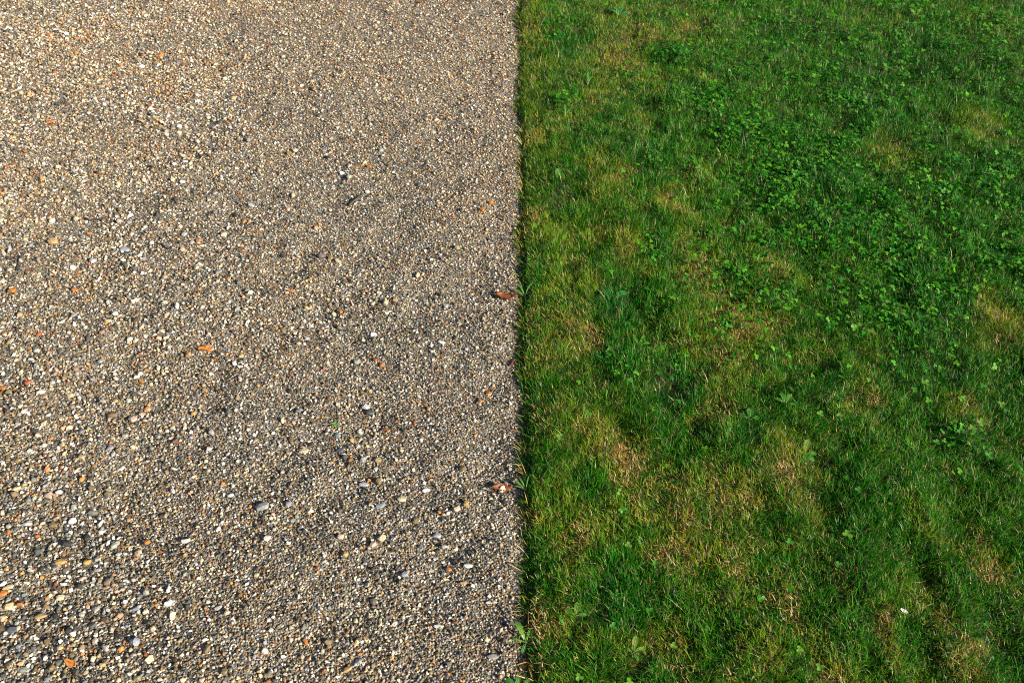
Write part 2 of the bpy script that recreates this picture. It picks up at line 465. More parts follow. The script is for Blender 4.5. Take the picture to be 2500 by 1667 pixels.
def turf_ok(x, y):
    return (x > edge_x(y) + 0.002 + 0.022 * (N2(y, x, 0.012) - 0.60)) & in_view(x, y, 330, 200)
def keep_grass(x, y):
    f = np.clip((4.4 - y) / 2.8, 0.38, 1)
    tuft = 0.50 + 0.9 * N4(x, y, 0.022) + 0.35 * (N2(x, y, 0.06) - 0.5)
    return f * tuft * (1 + 0.45 * np.clip(dry_f(x, y), 0, 1)) * (1 - 0.75 * np.clip(pit_f(x, y), 0, 1)) * turf_ok(x, y) * np.where(in_view(x, y, 30, 60), 1, 0.55)
x, y = scatter(0.0034, keep_grass, 0.0, X_R, Y_N, Y_F)
n = len(x)
dry = dry_f(x, y); lush = lush_f(x, y)
dn = np.clip(dry * (0.35 + 1.1 * N1(x, y, 0.035)) + 0.40 * (N3(x, y + 2, 0.10) - 0.55) + 0.55 * (N5(x, y, 0.032) - 0.55) - 0.5 * lush + 0.16 * np.clip((1950 - pix(x, y)[0]) / 500, 0, 1), 0, 1)
is_dry = rng.random(n) < dn * 0.62 + 0.05
edge_d = x - edge_x(y)
GREENS = np.array([(0.004, 0.090, 0.002), (0.012, 0.150, 0.002), (0.034, 0.205, 0.002), (0.080, 0.245, 0.003), (0.155, 0.275, 0.004)])
gi = np.clip((rng.random(n) * 3.6 + 2.2 * np.clip(dn, 0, .8) + 1.2 * (N2(x, y, 0.2) - 0.5) - 1.7 * lush).astype(int), 0, 4)
col = GREENS[gi] * rng.uniform(0.75, 1.3, (n, 1))
yel = np.array([0.400, 0.320, 0.006])
col = col + (yel - col) * (np.clip(dn * 1.05 + 0.40 * np.exp(-(edge_d / 0.09) ** 2) * (y > 2.0), 0, 0.85) * rng.random(n))[:, None]
STRAW = np.array([(0.66, 0.47, 0.14), (0.55, 0.34, 0.09), (0.74, 0.58, 0.27), (0.40, 0.19, 0.045)])
col = np.where(is_dry[:, None], STRAW[rng.integers(0, 4, n)] * rng.uniform(0.7, 1.15, (n, 1)), col)
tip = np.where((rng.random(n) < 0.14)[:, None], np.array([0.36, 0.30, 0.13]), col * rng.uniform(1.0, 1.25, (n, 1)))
glint = (rng.random(n) < 0.035) & ~is_dry                                # pale straw upright blades, highlights put into their colour
col = np.where(glint[:, None], np.array([0.66, 0.60, 0.30]) * rng.uniform(0.7, 1.15, (n, 1)), col)
tuft_h = 0.50 + 0.95 * N1(x + 7, y, 0.05)
h = (0.018 + 0.019 * rng.random(n)) * tuft_h * (1 + 0.35 * lush) * np.where(is_dry, 0.75, 1.0) * (1 - 0.3 * np.clip(dn, 0, 1)) * np.clip(0.45 + edge_d * 7, 0.45, 1)
long_ones = rng.random(n) < 0.02
h = np.where(long_ones, h * 1.7, h)
theta = np.abs(rng.normal(0.30, 0.28, n)); theta = np.where(is_dry, rng.uniform(0.6, 1.4, n), theta)
bend = rng.uniform(0.1, 1.1, n); bend = np.where(is_dry, rng.uniform(-0.2, 0.5, n), bend)
# blades of a tuft fan out of it and the whole lawn leans a little away from the drive
gx = N4(x + 0.004, y, 0.022) - N4(x - 0.004, y, 0.022); gy = N4(x, y + 0.004, 0.022) - N4(x, y - 0.004, 0.022)
ax = -gx * 3 + 0.25 + 0.8 * (N3(x, y, 0.08) - 0.5); ay = -gy * 3 + 0.35 + 0.8 * (N1(x, y, 0.08) - 0.5)
az = np.arctan2(ay, ax) + rng.normal(0, 0.9, n)
rim = edge_d < 0.014
az = np.where(rim, rng.uniform(0, 6.28, n), az)
out = rim & (rng.random(n) < 0.35)
az = np.where(out, np.pi + rng.normal(0, 0.8, n), az)
theta = np.where(out, theta + 0.45, theta)
w = rng.uniform(0.0008, 0.0016, n) * np.where(is_dry, 0.85, 1) * (1 + 0.15 * np.clip(y - 1.5, 0, 3))
# short understory that covers the thatch
ux, uy = scatter(0.0048, lambda a, b: turf_ok(a, b) * (0.95 - 0.6 * np.clip(pit_f(a, b), 0, 1)) * np.clip((4.4 - b) / 2.8, 0.3, 1), 0.0, X_R, Y_N, Y_F)
nu = len(ux)
ud = np.clip(dry_f(ux, uy) * (0.35 + 1.1 * N1(ux, uy, 0.035)) + 0.4 * (N3(ux, uy + 2, 0.10) - 0.55) - 0.5 * lush_f(ux, uy), 0, 1)
ustraw = rng.random(nu) < 0.12 + 0.75 * ud
ucol = np.where(ustraw[:, None], STRAW[rng.integers(0, 4, nu)] * rng.uniform(0.5, 1.0, (nu, 1)), GREENS[rng.integers(0, 4, nu)] * rng.uniform(0.7, 1.1, (nu, 1)))
ua = rng.uniform(0, 6.28, nu); uh = rng.uniform(0.010, 0.020, nu); ut = rng.uniform(0.4, 1.35, nu); uw = rng.uniform(0.0008, 0.0013, nu)
uz = turf_z(ux, uy) + rng.uniform(0, 0.004, nu)
B = np.stack([ux, uy, uz], 1); S = np.stack([-np.sin(ua) * uw, np.cos(ua) * uw, 0 * ua], 1)
T = B + np.stack([np.cos(ua) * np.sin(ut) * uh, np.sin(ua) * np.sin(ut) * uh, np.cos(ut) * uh], 1)
under_co = np.stack([B - S, B + S, T], 1).reshape(-1, 3); under_cl = np.repeat(ucol, 3, 0)
print('understory', nu)
# a ragged fringe hanging over the gravel
nf = 2000
fy = rng.uniform(Y_N, Y_F, nf); fx = edge_x(fy) + rng.uniform(-0.004, 0.012, nf)
k = (N2(fy, fy * 0, 0.03) * 1.5 - 0.2 > rng.random(nf)); fx, fy = fx[k], fy[k]; nf = len(fx)
fd = rng.random(nf) < 0.4
fcol = np.where(fd[:, None], STRAW[rng.integers(0, 4, nf)], GREENS[rng.integers(1, 5, nf)] * rng.uniform(0.8, 1.2, (nf, 1)))
x = np.concatenate([x, fx]); y = np.concatenate([y, fy]); col = np.concatenate([col, fcol]); tip = np.concatenate([tip, fcol * 1.1])
h = np.concatenate([h, rng.uniform(0.016, 0.048, nf)]); theta = np.concatenate([theta, rng.uniform(0.3, 1.1, nf)]); bend = np.concatenate([bend, rng.uniform(0, 0.8, nf)])
az = np.concatenate([az, np.pi + rng.normal(-0.2, 0.75, nf)]); w = np.concatenate([w, rng.uniform(0.0009, 0.0017, nf)]); n = len(x)
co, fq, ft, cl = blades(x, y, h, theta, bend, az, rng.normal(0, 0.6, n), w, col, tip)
fu = np.arange(len(under_co)).reshape(-1, 3) + len(co)
me = mesh_np('grass', np.concatenate([co, under_co]), [fq, np.concatenate([ft, fu])], M_GRASS, np.concatenate([cl, under_cl]))
tag(link('grass', me), 'short lawn grass, green with straw-coloured dry patches', 'grass', kind='stuff')
print('blades', n, 'tris', 2 * len(fq) + len(ft))

# ------------------------------------------------------------------ clover growing as ground cover
def leaflet_verts(L, W, fold, rows=(0.0, 0.35, 0.72, 1.0), wid=(0.12, 0.85, 1.0, 0.5)):
    """a rounded leaflet along +X, folded slightly along its midrib"""
    V = []
    for t, k in zip(rows, wid):
        V += [(L * t, -W / 2 * k, fold * W * k), (L * t, 0, 0), (L * t, W / 2 * k, fold * W * k)]
    F = []
    for r in range(len(rows) - 1):
        a = 3 * r
        F += [(a, a + 3, a + 4, a + 1), (a + 1, a + 4, a + 5, a + 2)]
    return np.array(V), np.array(F)
LV, LF = leaflet_verts(1.0, 1.0, 0.12)
def clover_mass(x, y):
    n = len(x)
    zt = turf_z(x, y)
    size = 0.0042 + 0.0050 * rng.random(n) ** 1.4; hh = rng.uniform(0.014, 0.034, n)
    az0 = rng.uniform(0, 6.28, n)
    tiltx, tilty = rng.normal(0.05, 0.30, n), rng.normal(-0.05, 0.30, n)
    col = np.array([(0.040, 0.20, 0.004), (0.075, 0.245, 0.005), (0.016, 0.15, 0.004)])[rng.integers(0, 3, n)] * rng.uniform(0.8, 1.25, (n, 1))
    CO, CL, FQ, off = [], [], [], 0
    for k in range(3):
        a = az0 + k * 2.094 + rng.normal(0, 0.15, n)
        droop = rng.normal(-0.10, 0.22, n)
        P = LV[None] * size[:, None, None]
        P = np.stack([P[..., 0] * np.cos(droop)[:, None] - P[..., 2] * np.sin(droop)[:, None], P[..., 1], P[..., 0] * np.sin(droop)[:, None] + P[..., 2] * np.cos(droop)[:, None]], -1)
        c, s = np.cos(a)[:, None], np.sin(a)[:, None]
        X, Y = P[..., 0] * c - P[..., 1] * s, P[..., 0] * s + P[..., 1] * c
        Z = P[..., 2] + X * tiltx[:, None] + Y * tilty[:, None]
        CO.append(np.stack([X + x[:, None], Y + y[:, None], Z + (zt + hh)[:, None]], -1).reshape(-1, 3))
        CL.append(np.repeat(col, len(LV), 0))
        FQ.append((LF[None] + (off + np.arange(n) * len(LV))[:, None, None]).reshape(-1, 4)); off += n * len(LV)
    return np.concatenate(CO), np.concatenate(FQ), np.concatenate(CL)
def keep_clover(x, y):
    L = clover_f(x, y)
    u, v = pix(x, y, 0.04)
    wide = np.clip((u - 1500) / 300, 0, 1) * np.clip((1000 - v) / 250, 0, 1)
    return turf_ok(x, y) * (np.clip(L * 1.2 - 0.22, 0, 1) * (N2(x, y, 0.05) * 1.5 - 0.2) + 0.008 * (N3(x, y, 0.1) > 0.55) + 0.42 * wide * np.clip(N1(x, y, 0.07) * 2 - 0.75, 0, 1))
x, y = scatter(0.0092, keep_clover, 0.03, X_R, Y_N, Y_F)
co, fq, cl = clover_mass(x, y)
me = mesh_np('clover_cover', co, [fq], M_CLOVER, cl, smooth=True)
tag(link('clover_cover', me), 'bright green clover spreading through the lawn', 'clover', kind='stuff')
print('clover leaves', len(x))

# ------------------------------------------------------------------ single stones that stand out of the gravel
TINT = {'white': (0.80, 0.77, 0.71), 'cream': (0.66, 0.55, 0.36), 'tan': (0.46, 0.31, 0.15), 'gold': (0.52, 0.33, 0.11), 'orange': (0.56, 0.20, 0.04),
        'rust': (0.34, 0.085, 0.025), 'grey': (0.33, 0.33, 0.31), 'slate': (0.11, 0.125, 0.15), 'blue': (0.30, 0.335, 0.38), 'lilac': (0.50, 0.46, 0.49),
        'pink': (0.60, 0.43, 0.33), 'brown': (0.19, 0.12, 0.065), 'olive': (0.24, 0.19, 0.085), 'green': (0.36, 0.40, 0.33), 'dark': (0.065, 0.07, 0.075)}
M_TINT = {k: stone_material('pebble ' + k, False, tuple(v * 0.72 for v in c)) for k, c in TINT.items()}
def pebble_mesh(seed, L, W, H, mat, sharp):
    r = random.Random(seed)
    bm = bmesh.new()
    n = 12 if sharp else 16
    for k in range(n):
        z = -1 + 2 * (k + 0.5) / n
        a = k * 2.39996 + r.uniform(-0.35, 0.35)
        q = math.sqrt(max(0.03, 1 - z * z)) * r.uniform(0.80 if sharp else 0.9, 1.08)
        bm.verts.new((q * math.cos(a) * L / 2, q * math.sin(a) * W / 2, z * H / 2 * r.uniform(0.85, 1.05)))
    bmesh.ops.convex_hull(bm, input=bm.verts)
    bmesh.ops.delete(bm, geom=[v for v in bm.verts if not v.link_faces], context='VERTS')
    me = bpy.data.meshes.new('pebble'); bm.to_mesh(me); bm.free()
    me.materials.append(mat)
    return me
# photo x, y, length and width in photo pixels, turn in degrees, tint, flatness, name, label
PEBBLES = [
 (643, 1241, 40, 26, 10, 'grey', .55, 'pebble', 'large dark grey stone, the biggest left of the bluish slate sliver'),
 (742, 1099, 30, 17, -8, 'cream', .5, 'pebble', 'cream pebble between the green sprout and the large dark grey stone'),
 (930, 1236, 36, 17, 18, 'blue', .45, 'stone_chip', 'bluish slate sliver beside a cream stone in the lower middle gravel'),
 (982, 1221, 30, 18, -5, 'cream', .6, 'pebble', 'cream stone just right of the bluish slate sliver'),
 (888, 1182, 30, 15, -10, 'lilac', .45, 'pebble', 'pale lilac stone just above the bluish slate sliver'),
 (892, 990, 24, 16, -20, 'white', .6, 'pebble', 'white stone right of and above the green sprout in gravel'),
 (1040, 1197, 24, 13, 12, 'white', .5, 'pebble', 'small white pebble above and right of the bluish slate sliver'),
 (832, 1099, 26, 15, 15, 'slate', .5, 'stone_chip', 'dark slate chip below the green sprout in gravel'),
 (902, 1004, 24, 16, 0, 'dark', .6, 'pebble', 'dark stone touching the white stone above the green sprout'),
 (1143, 1382, 34, 14, -6, 'white', .4, 'stone_chip', 'long whitish chip near turf edge, upper of three lying level'),
 (1198, 1468, 36, 10, -2, 'white', .35, 'stone_chip', 'thin white sliver nearest the turf edge in the lower gravel'),
 (1071, 1526, 36, 10, -2, 'white', .35, 'stone_chip', 'thin white sliver in the lower gravel, farther left of the turf edge'),
 (848, 1636, 26, 18, 15, 'tan', .6, 'pebble', 'tan pebble close to the bottom border, middle of the gravel'),
 (746, 1566, 28, 13, -50, 'orange', .4, 'stone_chip', 'long orange chip slanting in the bottom middle gravel'),
 (912, 1332, 22, 18, 35, 'pink', .7, 'pebble', 'pinkish cream pebble in the lower gravel below the bluish slate sliver'),
 (832, 1313, 20, 16, 20, 'pink', .7, 'pebble', 'salmon pink pebble lower left of the bluish slate sliver'),
 (844, 1355, 18, 15, 0, 'gold', .8, 'pebble', 'round golden brown pebble just under the salmon pink pebble'),
 (1067, 1308, 26, 15, -10, 'lilac', .5, 'pebble', 'pale bluish white stone right of the pinkish cream pebble'),
 (1203, 1601, 32, 16, -5, 'grey', .4, 'pebble', 'flat grey stone at the turf edge near the bottom border'),
 (1096, 1386, 18, 14, -30, 'orange', .6, 'stone_chip', 'orange chip left of the long whitish chip near the turf edge'),
 (776, 1389, 14, 12, 0, 'rust', .7, 'stone_chip', 'small brick red chip with a dark hollow behind it, lower middle gravel'),
 (1132, 1421, 24, 10, 8, 'tan', .5, 'stone_chip', 'narrow tan chip below the long whitish chip near the turf edge'),
 (988, 1402, 22, 17, 20, 'blue', .6, 'pebble', 'pale blue grey pebble left of the orange chip in the lower gravel'),
 (67, 1281, 32, 12, 10, 'white', .5, 'stone_chip', 'long white chip by the left border in the lower gravel'),
 (278, 1330, 20, 17, 30, 'green', .7, 'pebble', 'grey green pebble at the end of the lower pale straw'),
 (454, 1323, 32, 15, 10, 'white', .5, 'stone_chip', 'whitish chip with a dark hollow behind it, lower left gravel'),
 (359, 1323, 18, 15, 40, 'orange', .7, 'pebble', 'orange pebble between the grey green pebble and the whitish chip'),
 (212, 1371, 22, 17, 25, 'gold', .7, 'pebble', 'amber pebble with a bright face in the lower left gravel'),
 (148, 1374, 30, 18, 0, 'gold', .6, 'pebble', 'broad golden pebble left of the amber pebble'),
 (29, 1537, 32, 20, 0, 'slate', .6, 'pebble', 'dark blue slate stone by the left border near the bottom'),
 (6, 1449, 26, 20, 0, 'orange', .6, 'pebble', 'orange stone cut by the left border, lower gravel'),
 (155, 1425, 24, 11, -5, 'white', .6, 'stone_chip', 'pinkish white chip below the broad golden pebble'),
 (24, 1432, 24, 13, 5, 'cream', .6, 'pebble', 'cream pebble touching the orange stone at the left border'),
 (144, 1455, 24, 18, 10, 'cream', .7, 'pebble', 'blocky cream pebble below the pinkish white chip'),
 (98, 1503, 34, 16, 15, 'tan', .5, 'pebble', 'long tan brown stone in the lower left gravel'),
 (354, 1493, 15, 14, 0, 'cream', .9, 'pebble', 'round cream pebble right of the blue grey chip, lower left gravel'),
 (332, 1483, 26, 12, 20, 'blue', .4, 'stone_chip', 'blue grey chip beside the round cream pebble'),
 (556, 1498, 15, 14, 0, 'cream', .9, 'pebble', 'round cream pebble beside the lilac grey chip'),
 (533, 1484, 26, 14, 30, 'lilac', .4, 'stone_chip', 'pointed lilac grey chip in the bottom left gravel'),
 (62, 1636, 32, 15, -8, 'green', .5, 'pebble', 'pale greenish stone in the bottom left corner'),
 (550, 1642, 20, 20, 0, 'olive', .6, 'pebble', 'square olive brown stone near the bottom border'),
 (245, 1293, 20, 12, 10, 'white', .7, 'pebble', 'white pebble above the orange pebble in the lower left gravel'),
 (103, 960, 30, 15, -3, 'white', .6, 'pebble', 'bright white pebble near the left border, above the upper pale straw'),
 (273, 1012, 28, 18, 20, 'brown', .6, 'pebble', 'dark brown stone left of the peach coloured pebble'),
 (325, 1023, 26, 20, -35, 'pink', .6, 'pebble', 'peach coloured pebble right of the dark brown stone'),
 (121, 1210, 28, 19, -20, 'pink', .6, 'pebble', 'plump pinkish pebble in the left gravel with white pebble above'),
 (144, 1201, 20, 12, 5, 'white', .7, 'pebble', 'white pebble touching the plump pinkish pebble'),
 (45, 1197, 22, 14, 25, 'cream', .7, 'pebble', 'pale cream pebble by the left border, level with the plump pinkish pebble'),
 (424, 1142, 20, 8, -5, 'white', .5, 'stone_chip', 'thin pale chip below the brown bark curl'),
 (271, 1097, 18, 12, 10, 'blue', .7, 'pebble', 'pale grey pebble left of the brown bark curl'),
 (246, 883, 16, 12, 0, 'blue', .8, 'pebble', 'small pale grey blue pebble in the left gravel below the grey pair'),
 (343, 913, 14, 11, 0, 'white', .9, 'pebble', 'small bright white pebble left of and below the curled amber leaf'),
 (466, 1054, 12, 11, 0, 'white', .9, 'pebble', 'upper of two tiny white pebbles beside the brown bark curl'),
 (466, 1067, 12, 10, 0, 'blue', .9, 'pebble', 'lower of two tiny pale pebbles beside the brown bark curl'),
 (563, 1210, 20, 12, 35, 'white', .6, 'stone_chip', 'white chip left of the large dark grey stone'),
 (130, 591, 28, 22, 0, 'tan', .6, 'pebble', 'broad tan stone in the upper left gravel'),
 (125, 536, 15, 14, 0, 'white', .9, 'pebble', 'round white pebble left of the dark twig'),
 (185, 531, 15, 12, 0, 'cream', .9, 'pebble', 'cream pebble at the left end of the dark twig'),
 (302, 606, 30, 15, -5, 'blue', .5, 'pebble', 'pale blue grey stone below the dark twig'),
 (226, 635, 20, 16, 40, 'lilac', .6, 'pebble', 'pale lilac pebble below the pale blue grey stone'),
 (546, 574, 19, 15, 20, 'cream', .7, 'pebble', 'angular cream pebble in the upper gravel, right of the dark twig'),
 (335, 738, 20, 12, 0, 'white', .7, 'pebble', 'white pebble in the left gravel, right of the orange stone pair'),
 (421, 437, 14, 12, 0, 'cream', .9, 'pebble', 'pale yellow pebble above the dark twig'),
 (291, 541, 14, 12, 0, 'pink', .9, 'pebble', 'pinkish white pebble at the right end of the dark twig'),
 (534, 667, 22, 13, 25, 'grey', .6, 'pebble', 'grey stone below the angular cream pebble'),
 (284, 771, 16, 13, 20, 'white', .8, 'pebble', 'white pebble left of the curled amber leaf, above it'),
 (32, 713, 24, 18, 0, 'orange', .6, 'pebble', 'bright orange stone by the left border, middle height'),
 (183, 707, 24, 12, -5, 'orange', .5, 'pebble', 'flat orange stone right of the bright orange border stone'),
 (5, 947, 22, 15, 0, 'orange', .6, 'pebble', 'orange stone cut by the left border, level with the white pebble'),
 (124, 302, 30, 12, 5, 'orange', .5, 'stone_chip', 'large orange chip in the top left gravel'),
 (392, 136, 20, 16, 25, 'orange', .6, 'stone_chip', 'orange chip near the top border, left half of the gravel'),
 (1198, 494, 18, 14, -10, 'orange', .6, 'stone_chip', 'upper of two orange chips by the turf edge, upper gravel'),
 (1178, 515, 15, 14, 30, 'orange', .6, 'stone_chip', 'lower of two orange chips by the turf edge, upper gravel'),
 (1193, 956, 20, 15, -15, 'orange', .6, 'stone_chip', 'bright orange chip near the turf edge, between the two brown dead leaves'),
 (1172, 979, 13, 16, 10, 'orange', .6, 'stone_chip', 'smaller orange chip under the bright orange chip near the turf edge'),
 (932, 889, 18, 14, -25, 'orange', .6, 'stone_chip', 'light orange chip above the white stone in the middle gravel'),
 (916, 878, 15, 13, 20, 'rust', .6, 'stone_chip', 'rust brown chip touching the light orange chip'),
 (1138, 1233, 16, 20, 10, 'gold', .6, 'pebble', 'upright golden brown stone left of the lower brown dead leaf'),
 (831, 760, 15, 13, 15, 'orange', .7, 'stone_chip', 'vivid orange red chip in the middle of the gravel'),
 (711, 712, 28, 9, -3, 'orange', .5, 'stone_chip', 'narrow orange chip left of the vivid orange red chip'),
 (716, 478, 12, 12, 0, 'cream', .9, 'pebble', 'pale yellow pebble left of the dark slanting twig'),
 (852, 435, 14, 14, 0, 'green', .9, 'pebble', 'round grey green pebble above the dark slanting twig'),
 (896, 467, 14, 10, -20, 'white', .8, 'pebble', 'white pebble right of the dark slanting twig'),
 (1020, 674, 12, 16, -10, 'cream', .8, 'pebble', 'oval cream pebble in the middle of the gravel'),
 (943, 744, 14, 12, 0, 'cream', .9, 'pebble', 'cream pebble right of the vivid orange red chip'),
 (1089, 749, 18, 14, 0, 'grey', .5, 'stone_chip', 'light grey chip left of the upper brown dead leaf'),
 (1080, 839, 24, 10, -10, 'white', .5, 'stone_chip', 'white chip lower left of the upper brown dead leaf'),
 (1077, 720, 10, 10, 0, 'dark', .9, 'pebble', 'dark stone left of the upper brown dead leaf'),
 (1011, 1030, 12, 12, 0, 'rust', .7, 'stone_chip', 'small rust chip right of the dark hollow in the middle gravel'),
 (941, 1046, 24, 9, -15, 'rust', .4, 'stone_chip', 'narrow reddish brown chip below the white stone'),
]
for i, (px, py, l, w, a, t, fl, nm, lab) in enumerate(PEBBLES):
    m = px_size(py); p = at(px, py, 0.004)
    fore = math.sin(math.atan2(CAM_H, p.y))                       # a flat stone looks shorter away from the lens
    L, W = 0.93 * l * m, 0.93 * w * m / (0.55 + 0.45 * fore)
    H = min(L, W) * fl
    o = link(nm, pebble_mesh(900 + i, L, W, H, M_TINT[t], nm == 'stone_chip'))
    z = float(gravel_z(np.array([p.x]), np.array([p.y]))[0])
    o.location = (p.x, p.y, z + 0.0035 + H * 0.30)
    o.rotation_euler = (random.uniform(-.18, .12), random.uniform(-.15, .15), R(a))
    tag(o, lab, 'stone', 'stones standing out of the gravel')

# ------------------------------------------------------------------ twigs and straws on the gravel
def tube(name, pts, radii, mat, sides=6):
    V, F = [], []
    pts = [Vector(p) for p in pts]
    for k, p in enumerate(pts):
        d = (pts[min(k + 1, len(pts) - 1)] - pts[max(k - 1, 0)]).normalized()
        u = d.cross(Vector((0, 0, 1))); u = u.normalized() if u.length > 1e-4 else Vector((1, 0, 0))
        v = d.cross(u)
        for j in range(sides):
            a = 2 * math.pi * j / sides
            V.append(p + (u * math.cos(a) + v * math.sin(a)) * radii[k])
    for k in range(len(pts) - 1):
        for j in range(sides):
            b = (j + 1) % sides
            F.append((k * sides + j, k * sides + b, (k + 1) * sides + b, (k + 1) * sides + j))
    F.append(tuple(range(sides))[::-1]); F.append(tuple((len(pts) - 1) * sides + j for j in range(sides)))
    return mesh_py(name, V, F, mat)
M_TWIG = stone_material('weathered dark bark', False, (0.06, 0.05, 0.045))
M_STRAW = leaf_material('dry straw', (0.62, 0.50, 0.28), rough=0.5, spec=0.3, trans=0.1, mottling=0.2)
M_RED = leaf_material('reddish needle', (0.36, 0.14, 0.05), rough=0.6, spec=0.2, trans=0.05, mottling=0.25)
def stick(name, pix_pts, r0, r1, mat, lab, cat, grp=None, lift=0.0045):
    P = []
    for k, (px, py) in enumerate(pix_pts):
        p = at(px, py, 0.004)
        z = float(gravel_z(np.array([p.x]), np.array([p.y]))[0])
        P.append(Vector((p.x, p.y, z + lift + random.uniform(0, 0.0025))))
    base = P[0].copy()
    n = len(P)
    o = link(name, tube(name, [p - base for p in P], [r0 + (r1 - r0) * k / (n - 1) for k in range(n)], mat))
    o.location = base
    return tag(o, lab, cat, grp)
stick('twig', [(205, 528), (218, 532), (232, 529), (246, 532), (258, 530)], .0042, .0024, M_TWIG, 'dark twig lying level in the upper left gravel', 'twig', 'twigs on the gravel')
stick('twig', [(852, 500), (862, 490), (874, 481), (886, 474)], .0040, .0022, M_TWIG, 'dark slanting twig in the upper middle of the gravel', 'twig', 'twigs on the gravel')
stick('straw', [(0, 1091), (14, 1093), (28, 1098), (40, 1100)], .0011, .0007, M_STRAW, 'upper pale straw at the left border of the gravel', 'straw', 'straws on the gravel', .009)
stick('straw', [(292, 1335), (310, 1336), (330, 1335), (350, 1340)], .0010, .0006, M_STRAW, 'lower pale straw beside the grey green pebble', 'straw', 'straws on the gravel', .009)
stick('straw', [(195, 1427), (205, 1432), (214, 1437)], .0009, .0006, M_STRAW, 'short pale straw right of the pinkish white chip', 'straw', 'straws on the gravel', .009)
stick('needle', [(1140, 1576), (1160, 1577), (1182, 1574)], .0009, .0006, M_RED, 'thin reddish needle lying near the turf edge at the bottom', 'needle', None, .009)

# ------------------------------------------------------------------ dead leaves
def dead_leaf(px, py, L, W, rot, seed, mat, lab, curl=0.5, lobes=3, group='dead leaves on the gravel', tilt=0.1):
    """a crumpled blade with a wavy outline, curled along its midrib, with the midrib as a ridge and a stalk"""
    r = random.Random(seed)
    m = px_size(py); L *= m; W *= m
    p = at(px, py, 0.012)
    z = float(gravel_z(np.array([p.x]), np.array([p.y]))[0])
    root = empty('dead_leaf', (p.x, p.y, z + 0.006), (r.uniform(-tilt, tilt), r.uniform(-tilt, tilt), R(rot)))
    tag(root, lab, 'leaf', group)
    nu, nv = 14, 6
    V, F = [], []
    ph = r.uniform(0, 6)
    for i in range(nu + 1):
        u = i / nu
        prof = math.sin(math.pi * min(1, u * 0.94 + 0.04)) ** 0.7 * (1 + 0.28 * math.sin(u * lobes * 2 * math.pi + ph) + r.uniform(-.08, .08))
        for j in range(nv + 1):
            v = j / nv * 2 - 1
            y = v * W / 2 * max(0.05, prof)
            zz = curl * abs(v) ** 1.6 * W * 0.5 * (0.7 + 0.5 * math.sin(u * 5 + ph)) + 0.06 * W * math.sin(u * 9 + v * 4 + ph) + 0.10 * L * (u - 0.5) ** 2
            V.append(((u - 0.5) * L, y * (1 - 0.25 * curl * abs(v)), zz))
    for i in range(nu):
        for j in range(nv):
            a = i * (nv + 1) + j
            F.append((a, a + 1, a + nv + 2, a + nv + 1))
    me = mesh_py('blade', V, F, mat)
    o = link('blade', me, root)
    sd = o.modifiers.new('thick', 'SOLIDIFY'); sd.thickness = 0.0006; sd.offset = 0
    mid = [(V[i * (nv + 1) + nv // 2][0], V[i * (nv + 1) + nv // 2][1], V[i * (nv + 1) + nv // 2][2] + 0.0004) for i in range(nu + 1)]
    link('midrib', tube('midrib', mid, [0.0011 - 0.0008 * k / nu for k in range(nu + 1)], M_RIB, 5), root)
    st = [(-L / 2, 0, mid[0][2]), (-L / 2 - L * .12, L * .02, mid[0][2] + .001), (-L / 2 - L * .22, L * .06, mid[0][2] - .002)]
    link('stalk', tube('stalk', st, [.0010, .0008, .0009], M_RIB, 5), root)
    return root
M_DEAD = leaf_material('dead leaf russet', (0.19, 0.055, 0.018), rough=0.55, spec=0.3, trans=0.12, mottling=0.45, scale=90)
M_AMBER = leaf_material('dead leaf amber', (0.52, 0.21, 0.05), rough=0.5, spec=0.35, trans=0.15, mottling=0.4, scale=110)
M_BARK = leaf_material('bark curl brown', (0.20, 0.085, 0.04), rough=0.7, spec=0.2, trans=0.0, mottling=0.4, scale=120)
M_RIB = leaf_material('leaf rib', (0.26, 0.11, 0.04), rough=0.5, spec=0.3, trans=0.05, mottling=0.2)
dead_leaf(1236, 722, 50, 26, -8, 3, M_DEAD, 'upper brown dead leaf lying against the turf edge', .45)
dead_leaf(1226, 1186, 46, 24, 4, 8, M_DEAD, 'lower reddish brown dead leaf lying against the turf edge', .5)
dead_leaf(500, 851, 38, 20, -10, 5, M_AMBER, 'curled amber leaf in the middle left gravel', .7, 2)
dead_leaf(170, 1616, 34, 20, -25, 6, M_AMBER, 'bright orange leaf scrap near the bottom left corner', .15, 1)
dead_leaf(432, 1077, 25, 11, 0, 9, M_BARK, 'brown bark curl in the left gravel beside two tiny white pebbles', .9, 1)
dead_leaf(1281, 1611, 26, 22, 40, 12, M_DEAD, 'dark russet leaf scrap at the turf edge near the bottom border', .4, 2)
dead_leaf(1253, 880, 24, 10, 55, 13, M_DEAD, 'small brown leaf scrap hanging off the turf edge above the orange chips', .6, 2)

